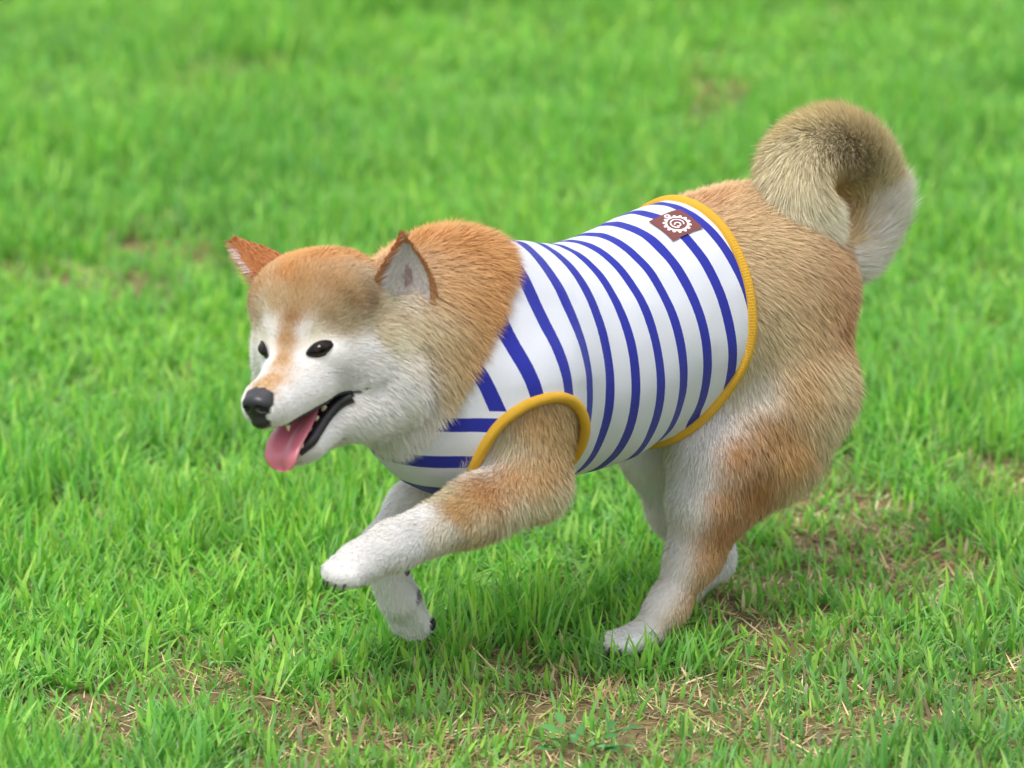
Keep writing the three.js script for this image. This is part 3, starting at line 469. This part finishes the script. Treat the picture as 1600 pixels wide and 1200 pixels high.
// ------------------------------------------------ the fur: hairs on the skin
{
  const pos = bodyG.attributes.position, nor = bodyG.attributes.normal, idx = bodyG.index.array, nT = idx.length / 3, cum = new Float64Array(nT), a = V3(), b = V3(), c = V3(), n = V3();
  const toCam = BACK; let total = 0;
  for (let t = 0; t < nT; t++) {
    a.fromBufferAttribute(pos, idx[t * 3]); b.fromBufferAttribute(pos, idx[t * 3 + 1]); c.fromBufferAttribute(pos, idx[t * 3 + 2]); n.fromBufferAttribute(nor, idx[t * 3]);
    const area = b.clone().sub(a).cross(c.clone().sub(a)).length() / 2, f = n.dot(toCam);
    total += area * (f > -0.25 ? 1 : 0.35) * (tail(a.x, a.y, a.z) < 0.002 ? 2.4 : headLocal(a.x, a.y, a.z)[0] > -70 ? 1.9 : 1); cum[t] = total;
  }
  const COUNT = 820000, P3 = [], N3 = [], C3 = [], I3 = [];
  const vp = new Float32Array((COUNT + 20000) * 15), vn = new Float32Array(vp.length), vc = new Float32Array(vp.length), vi = new Uint32Array((COUNT + 20000) * 9); let made = 0;
  const fN = V3(), look = V3(), tng = V3(), d0 = V3(), d1 = V3(), sideV = V3(), q = V3(), m1 = V3(), m2 = V3(), nn = V3();
  const strand = (p, nrm, dir, comb, len, wid, r, g, bl, soft) => {
    sideV.crossVectors(dir, nrm).normalize(); q.crossVectors(sideV, dir).normalize(); const roll = rr(-1.1, 1.1);
    sideV.multiplyScalar(Math.cos(roll)).addScaledVector(q, Math.sin(roll));
    m1.copy(p).addScaledVector(dir, len * 0.5); d1.copy(dir).addScaledVector(comb, 0.45).normalize(); m2.copy(m1).addScaledVector(d1, len * 0.5);
    fN.crossVectors(sideV, dir).normalize(); if (fN.dot(nrm) < 0) fN.negate(); nn.copy(nrm).multiplyScalar(0.5).addScaledVector(fN, 0.6).add(q.set(rr(-1, 1), rr(-1, 1), rr(-1, 1)).multiplyScalar(soft * 0.6)).normalize();
    const o = made * 15, put = (k, v, s) => { vp[o + k * 3] = v.x + sideV.x * s; vp[o + k * 3 + 1] = v.y + sideV.y * s; vp[o + k * 3 + 2] = v.z + sideV.z * s; vn[o + k * 3] = nn.x; vn[o + k * 3 + 1] = nn.y; vn[o + k * 3 + 2] = nn.z; vc[o + k * 3] = r; vc[o + k * 3 + 1] = g; vc[o + k * 3 + 2] = bl; };
    put(0, p, wid); put(1, p, -wid); put(2, m1, wid * 0.85); put(3, m1, -wid * 0.85); put(4, m2, 0);
    // wound so that the face looks the way the hair's normal does
    const e1 = V3(vp[o + 3] - vp[o], vp[o + 4] - vp[o + 1], vp[o + 5] - vp[o + 2]), e2 = V3(vp[o + 6] - vp[o], vp[o + 7] - vp[o + 1], vp[o + 8] - vp[o + 2]), v = made * 5, flip = e1.cross(e2).dot(nn) < 0;
    const tri = flip ? [0, 2, 1, 1, 2, 3, 2, 4, 3] : [0, 1, 2, 1, 3, 2, 2, 3, 4]; for (let k = 0; k < 9; k++) vi[made * 9 + k] = v + tri[k]; made++;
  };
  for (let s = 0; s < COUNT; s++) {
    const x = (s + rnd()) / COUNT * total; let lo = 0, hi = nT - 1; while (lo < hi) { const m = (lo + hi) >> 1; if (cum[m] < x) lo = m + 1; else hi = m; }
    let u = rnd(), v = rnd(); if (u + v > 1) { u = 1 - u; v = 1 - v; }
    const [i0, i1, i2] = [idx[lo * 3], idx[lo * 3 + 1], idx[lo * 3 + 2]];
    a.fromBufferAttribute(pos, i0).multiplyScalar(1 - u - v).addScaledVector(b.fromBufferAttribute(pos, i1), u).addScaledVector(c.fromBufferAttribute(pos, i2), v);
    n.fromBufferAttribute(nor, i0);
    if (underVest(a, -0.006)) continue;
    const [f, uu, l] = headLocal(a.x, a.y, a.z); let shorten = 1;
    if (f > -75 && f < 95 && Math.abs(uu) < 110) {
      const m = mouth(a.x, a.y, a.z); if (f > -40 && m < 0.003) continue; if (f > -35) shorten = Math.min(shorten, sstep(0.0, 0.014, m) * 0.8 + 0.2);
      if (noseF(a.x, a.y, a.z) < 0.0008) continue;
      let skip = false;
      for (const [h, ac, up, out] of eyeMasks) { const d = q.copy(a).sub(h); if (d.dot(out) < -0.03) continue; const e = Math.hypot(d.dot(ac) / 0.0142, d.dot(up) / 0.0088); if (e < 1.0) skip = true; else shorten = Math.min(shorten, sstep(0.9, 2.4, e) * 0.8 + 0.2); }
      if (skip) continue;
    }
    const far = headLocal(a.x, a.y, a.z)[0] > -75 ? 0.0022 : 0.0065, cc = coat(tail(a.x, a.y, a.z) < 0.0015 ? a : look.set(a.x + rr(-far, far), a.y + rr(-far, far), a.z + rr(-far, far))), isTail = cc[5];
    let len = cc[3] / 1000 * rr(0.72, 1.15) * shorten;
    tng.copy(cc[4]).addScaledVector(n, -cc[4].dot(n)); const tl = tng.length(); if (tl > 1e-4) tng.multiplyScalar(1 / tl);
    const clump = fbm(a.x * 90, a.y * 90, a.z * 90) - 0.5, lift = isTail ? 0.62 : clamp(0.4 + len * 4, 0.4, 0.5);
    d0.copy(tng).multiplyScalar(isTail ? 0.8 : 1 - lift * 0.55).addScaledVector(n, lift + clump * 0.12).add(q.set(rr(-1, 1), rr(-1, 1), rr(-1, 1)).multiplyScalar(0.3)).addScaledVector(V3(clump, noise(a.z * 70, a.x * 70, 4) - 0.5, noise(a.y * 70, a.z * 70, 8) - 0.5), 0.17).normalize();
    if (d0.dot(n) < 0.12) d0.addScaledVector(n, 0.2).normalize();
    const tint = (0.88 + 0.24 * rnd()) * (1 + clump * 0.08), warm = rr(-0.03, 0.03), white = cc[2] / cc[0] > 0.75;
    const dark = !white && rnd() < 0.06 ? 0.65 : 1, k = white ? 0.94 + 0.1 * rnd() : tint * dark;
    strand(a, n, d0, tng, len, clamp(0.00014 + len * 0.0055, 0.00017, 0.00028), Math.min(0.94, cc[0] * k * (1 + warm)), Math.min(0.93, cc[1] * k), Math.min(0.92, cc[2] * k * (1 - warm)), 0.2);
  }
  for (const [p, nrm, cl, dir, len] of earHairs) { if (made >= COUNT + 19000) break; const k = rr(0.85, 1.12); strand(p, nrm, dir, dir, len / 1000, 0.00028, lin(cl[0]) * k, lin(cl[1]) * k, lin(cl[2]) * k, 0.35); }
  const g = new THREE.BufferGeometry();
  g.setAttribute('position', new THREE.BufferAttribute(vp.slice(0, made * 15), 3)); g.setAttribute('normal', new THREE.BufferAttribute(vn.slice(0, made * 15), 3)); g.setAttribute('color', new THREE.BufferAttribute(vc.slice(0, made * 15), 3)); g.setIndex(new THREE.BufferAttribute(vi.slice(0, made * 9), 1));
  furMat.side = THREE.DoubleSide;
  const fur = add('fur', g, furMat); fur.userData = { kind: 'stuff' };
}

// ---------------------------------------------------------------- the grass
const onGround = (px, py) => { const d = P(px, py, 0).sub(camera.position).normalize(), t = -camera.position.y / d.y; return camera.position.clone().addScaledVector(d, t); };
// worn patches of the lawn: centre in the picture, radii on the ground (m)
const WORN = [[1000, 1105, .26, .10], [820, 1110, .16, .07], [1160, 1085, .12, .05], [1190, 950, .09, .09], [1410, 910, .07, .06], [1480, 880, .05, .04], [480, 1130, .10, .06], [320, 1060, .07, .05], [700, 1160, .2, .06], [1300, 1130, .14, .05], [1120, 165, .06, .08], [1560, 760, .06, .05], [1300, 820, .1, .07], [150, 1130, .06, .05]].map(([x, y, a, b]) => [onGround(x, y), a, b]);
function worn(x, z) {
  let w = 0; const j = 0.5 * (noise(x * 22, 1, z * 22) - 0.5) + 0.35 * (noise(x * 60, 2, z * 60) - 0.5);
  for (const [c, a, b] of WORN) { const d = Math.hypot((x - c.x) / a, (z - c.z) / (b * 2.2)) + j; w = Math.max(w, 1 - sstep(0.55, 1.25, d)); }
  const k = fbm(x * 2.2 + 9, 4, z * 2.2); return Math.max(w, 0.55 * sstep(0.6, 0.75, k + j * 0.15));
}
const shortness = (x, z) => sstep(-0.1, 0.75, (x * 0.75 + z * 0.9)) ;               // closely mown towards the near right corner
function blade(g, x, z, len, wid, lean, dir, curl, r, gg, b) {
  const seg = 4, o = g.p.length / 3, cx = Math.cos(dir), cz = Math.sin(dir), twist = rr(-0.7, 0.7) + dir + Math.PI / 2, sx = Math.cos(twist), sz = Math.sin(twist);
  let px = x, py = -0.006, pz = z, ang = lean;
  for (let i = 0; i <= seg; i++) {
    const t = i / seg, w = wid * (i === seg ? 0.06 : (0.75 + 0.5 * Math.sin(Math.PI * Math.min(1, t * 1.15)))) * 0.5;
    g.p.push(px + sx * w, py, pz + sz * w, px, py - w * 0.35, pz, px - sx * w, py, pz - sz * w); for (let k = 0; k < 3; k++) g.c.push(r, gg, b);
    px += Math.sin(ang) * cx * len / seg; pz += Math.sin(ang) * cz * len / seg; py += Math.cos(ang) * len / seg; ang += curl / seg;
    if (i) { const a = o + (i - 1) * 3; for (const k of [0, 1]) g.i.push(a + k, a + k + 1, a + k + 3, a + k + 1, a + k + 4, a + k + 3); }
  }
}
const GREENS = [[142, 204, 68], [120, 192, 58], [158, 212, 74], [108, 180, 60], [134, 192, 98], [170, 214, 94], [116, 198, 60]], STRAW = [[212, 192, 142], [190, 164, 116], [168, 138, 96], [218, 204, 164], [150, 124, 84]];
function tuft(kind) {
  const g = { p: [], c: [], i: [] }, n = kind === 'straw' ? 10 : 11;
  for (let k = 0; k < n; k++) {
    const a = rnd() * 6.283, rad = Math.sqrt(rnd()) * 0.02, straw = kind === 'straw' || rnd() < 0.03, c = straw ? STRAW[Math.floor(rnd() * STRAW.length)] : GREENS[Math.floor(rnd() * GREENS.length)], v = rr(0.85, 1.15);
    const len = straw && kind !== 'straw' ? rr(0.02, 0.035) : kind === 'tall' ? rr(0.03, 0.066) : kind === 'short' ? rr(0.014, 0.036) : rr(0.015, 0.05);
    blade(g, Math.cos(a) * rad, Math.sin(a) * rad, len, kind === 'straw' ? rr(0.0009, 0.002) : rr(0.0018, 0.0037), kind === 'straw' ? rr(1.25, 1.5) : Math.abs(rr(-0.1, kind === 'tall' ? 0.85 : 1.15)), rnd() * 6.283, kind === 'straw' ? rr(-0.2, 0.25) : rr(0.1, 0.9), lin(c[0]) * v, lin(c[1]) * v, lin(c[2]) * v);
  }
  const q = new THREE.BufferGeometry(); q.setAttribute('position', new THREE.Float32BufferAttribute(g.p, 3)); q.setAttribute('color', new THREE.Float32BufferAttribute(g.c, 3)); q.setIndex(g.i); q.computeVertexNormals(); return q;
}
const grass = new THREE.Group(); grass.name = 'grass'; grass.userData = { label: 'bright green mown grass of the whole lawn with worn patches', category: 'grass', kind: 'stuff' }; scene.add(grass);
const straw = new THREE.Group(); straw.name = 'dry_grass'; straw.userData = { label: 'pale dry grass clippings lying in the worn patches', category: 'dry grass', kind: 'stuff' }; scene.add(straw);
{
  const leafMat = phys({ vertexColors: true, roughness: 0.55, transmission: 0.45, thickness: 0, side: THREE.DoubleSide }), dryMat = mat({ vertexColors: true, roughness: 0.85, side: THREE.DoubleSide });
  leafMat.roughness = 0.9;
  const kinds = { tall: [], short: [], straw: [] }, lists = {};
  for (const k in kinds) for (let i = 0; i < 10; i++) { kinds[k].push(tuft(k)); lists[k + i] = []; }
  const q = new THREE.Quaternion(), e = new THREE.Euler(), m = new THREE.Matrix4(), put = (k, x, z, s, sy, tone) => { const i = Math.floor(rnd() * 10); e.set(rr(-0.12, 0.12), rnd() * 6.283, rr(-0.12, 0.12)); q.setFromEuler(e); lists[k + i].push([m.compose(V3(x, groundY(x, z), z), q, V3(s, sy, s)).clone(), tone]); };
  const scatter = (x0, x1, z0, z1, density) => {
    const n = Math.round((x1 - x0) * (z1 - z0) * density);
    for (let k = 0; k < n; k++) {
      const x = rr(x0, x1), z = rr(z0, z1), w = worn(x, z), sh = shortness(x, z), patch = fbm(x * 3.1, 8, z * 3.1), tall = fbm(x * 6 + 3, 5, z * 6);
      const tone = new THREE.Color().setRGB(1 + 0.35 * (patch - 0.5), 1 + 0.18 * (patch - 0.5), 1 - 0.1 * (patch - 0.5)).multiplyScalar(rr(0.84, 1.12)); tone.r *= 1 - 0.14 * sh; tone.g *= 1 - 0.17 * sh; tone.b *= 1 + 0.05 * sh;
      if (rnd() < w * 0.85) { for (let j = 0; j < 2; j++) put('straw', x, z, rr(0.7, 1.3), 1, new THREE.Color(1, 1, 1).multiplyScalar(rr(0.8, 1.1))); if (rnd() > 0.45) continue; put('short', x, z, rr(0.6, 1), rr(0.5, 0.9), tone); continue; }
      if (rnd() < sh * 0.75 || w > 0.3) put('short', x, z, rr(0.8, 1.3), rr(0.8, 1.35), tone); else put('tall', x, z, rr(0.8, 1.15), rr(0.5, 0.74) + 0.5 * sstep(0.35, 0.7, tall), tone);
      if (rnd() < 0.10 + 0.5 * sh) put('straw', x, z, rr(0.7, 1.2), 1, new THREE.Color(1, 1, 1).multiplyScalar(rr(0.8, 1.1)));
    }
  };
  scatter(-1.1, 1.1, -1.6, 1.0, 3500); scatter(-1.7, 1.7, -4.4, -1.6, 3000);
  for (let k = 0; k < 90; k++) { const c = onGround(rr(900, 1130), rr(985, 1050)); put(rnd() < 0.6 ? 'tall' : 'short', c.x, c.z, rr(0.8, 1.1), rr(0.5, 0.95), new THREE.Color(1, 1, 1).multiplyScalar(rr(0.86, 1.1))); }
  scatter(-2.6, -1.1, -1.6, 1.2, 1300); scatter(1.1, 2.6, -1.6, 1.2, 1300); scatter(-3.4, -1.7, -4.4, -1.6, 1200); scatter(1.7, 3.4, -4.4, -1.6, 1200); scatter(-5, 5, -9, -4.4, 700);
  for (const k in kinds) kinds[k].forEach((g, i) => {
    const l = lists[k + i]; if (!l.length) return; const o = new THREE.InstancedMesh(g, k === 'straw' ? dryMat : leafMat, l.length);
    l.forEach(([mm, c], j) => { o.setMatrixAt(j, mm); o.setColorAt(j, c); });
    o.name = k === 'straw' ? 'dry_blades' : 'blades'; o.castShadow = o.receiveShadow = true; o.userData = { kind: 'stuff' }; (k === 'straw' ? straw : grass).add(o);
  });
}
// ---------------------------------------------------------------- a broad-leaved weed in the near grass
{
  const weed = new THREE.Group(), c = onGround(905, 1182); weed.name = 'weed'; weed.position.set(c.x, groundY(c.x, c.z), c.z); scene.add(weed);
  weed.userData = { label: 'low leafy weed growing among the near grass and straw', category: 'weed' };
  const m = [[78, 142, 66], [92, 156, 74], [66, 128, 60]].map((v) => phys({ color: rgb(...v), roughness: 0.8, transmission: 0.3, thickness: 0, side: THREE.DoubleSide }));
  for (let k = 0; k < 22; k++) {
    const g = new THREE.PlaneGeometry(1, 1, 6, 8), p = g.attributes.position, L = rr(0.012, 0.021), Wd = L * rr(0.42, 0.62), a = rnd() * 6.283, rad = rr(0.004, 0.03), lift = rr(0.35, 1);
    for (let i = 0; i < p.count; i++) { const t = p.getY(i) + 0.5, h = p.getX(i) * 2, w = Wd * Math.pow(Math.sin(Math.PI * Math.pow(clamp(t, 0.02, 0.98), 0.8)), 0.8) * (1 + 0.14 * Math.sin(t * 20)); p.setXYZ(i, h * w * 0.5, 0.2 * w * h * h + L * 0.5 * Math.sin(t * 1.6) * lift * 0.6, t * L); }
    g.computeVertexNormals(); const o = new THREE.Mesh(g, m[k % 3]); o.name = 'leaf'; o.castShadow = o.receiveShadow = true; o.position.set(Math.cos(a) * rad * 1.5, rr(0.012, 0.03), Math.sin(a) * rad); o.rotation.set(rr(-0.3, 0.2), -a + Math.PI / 2 + rr(-0.6, 0.6), rr(-0.3, 0.3)); weed.add(o);
  }
}

renderer.render(scene, camera);
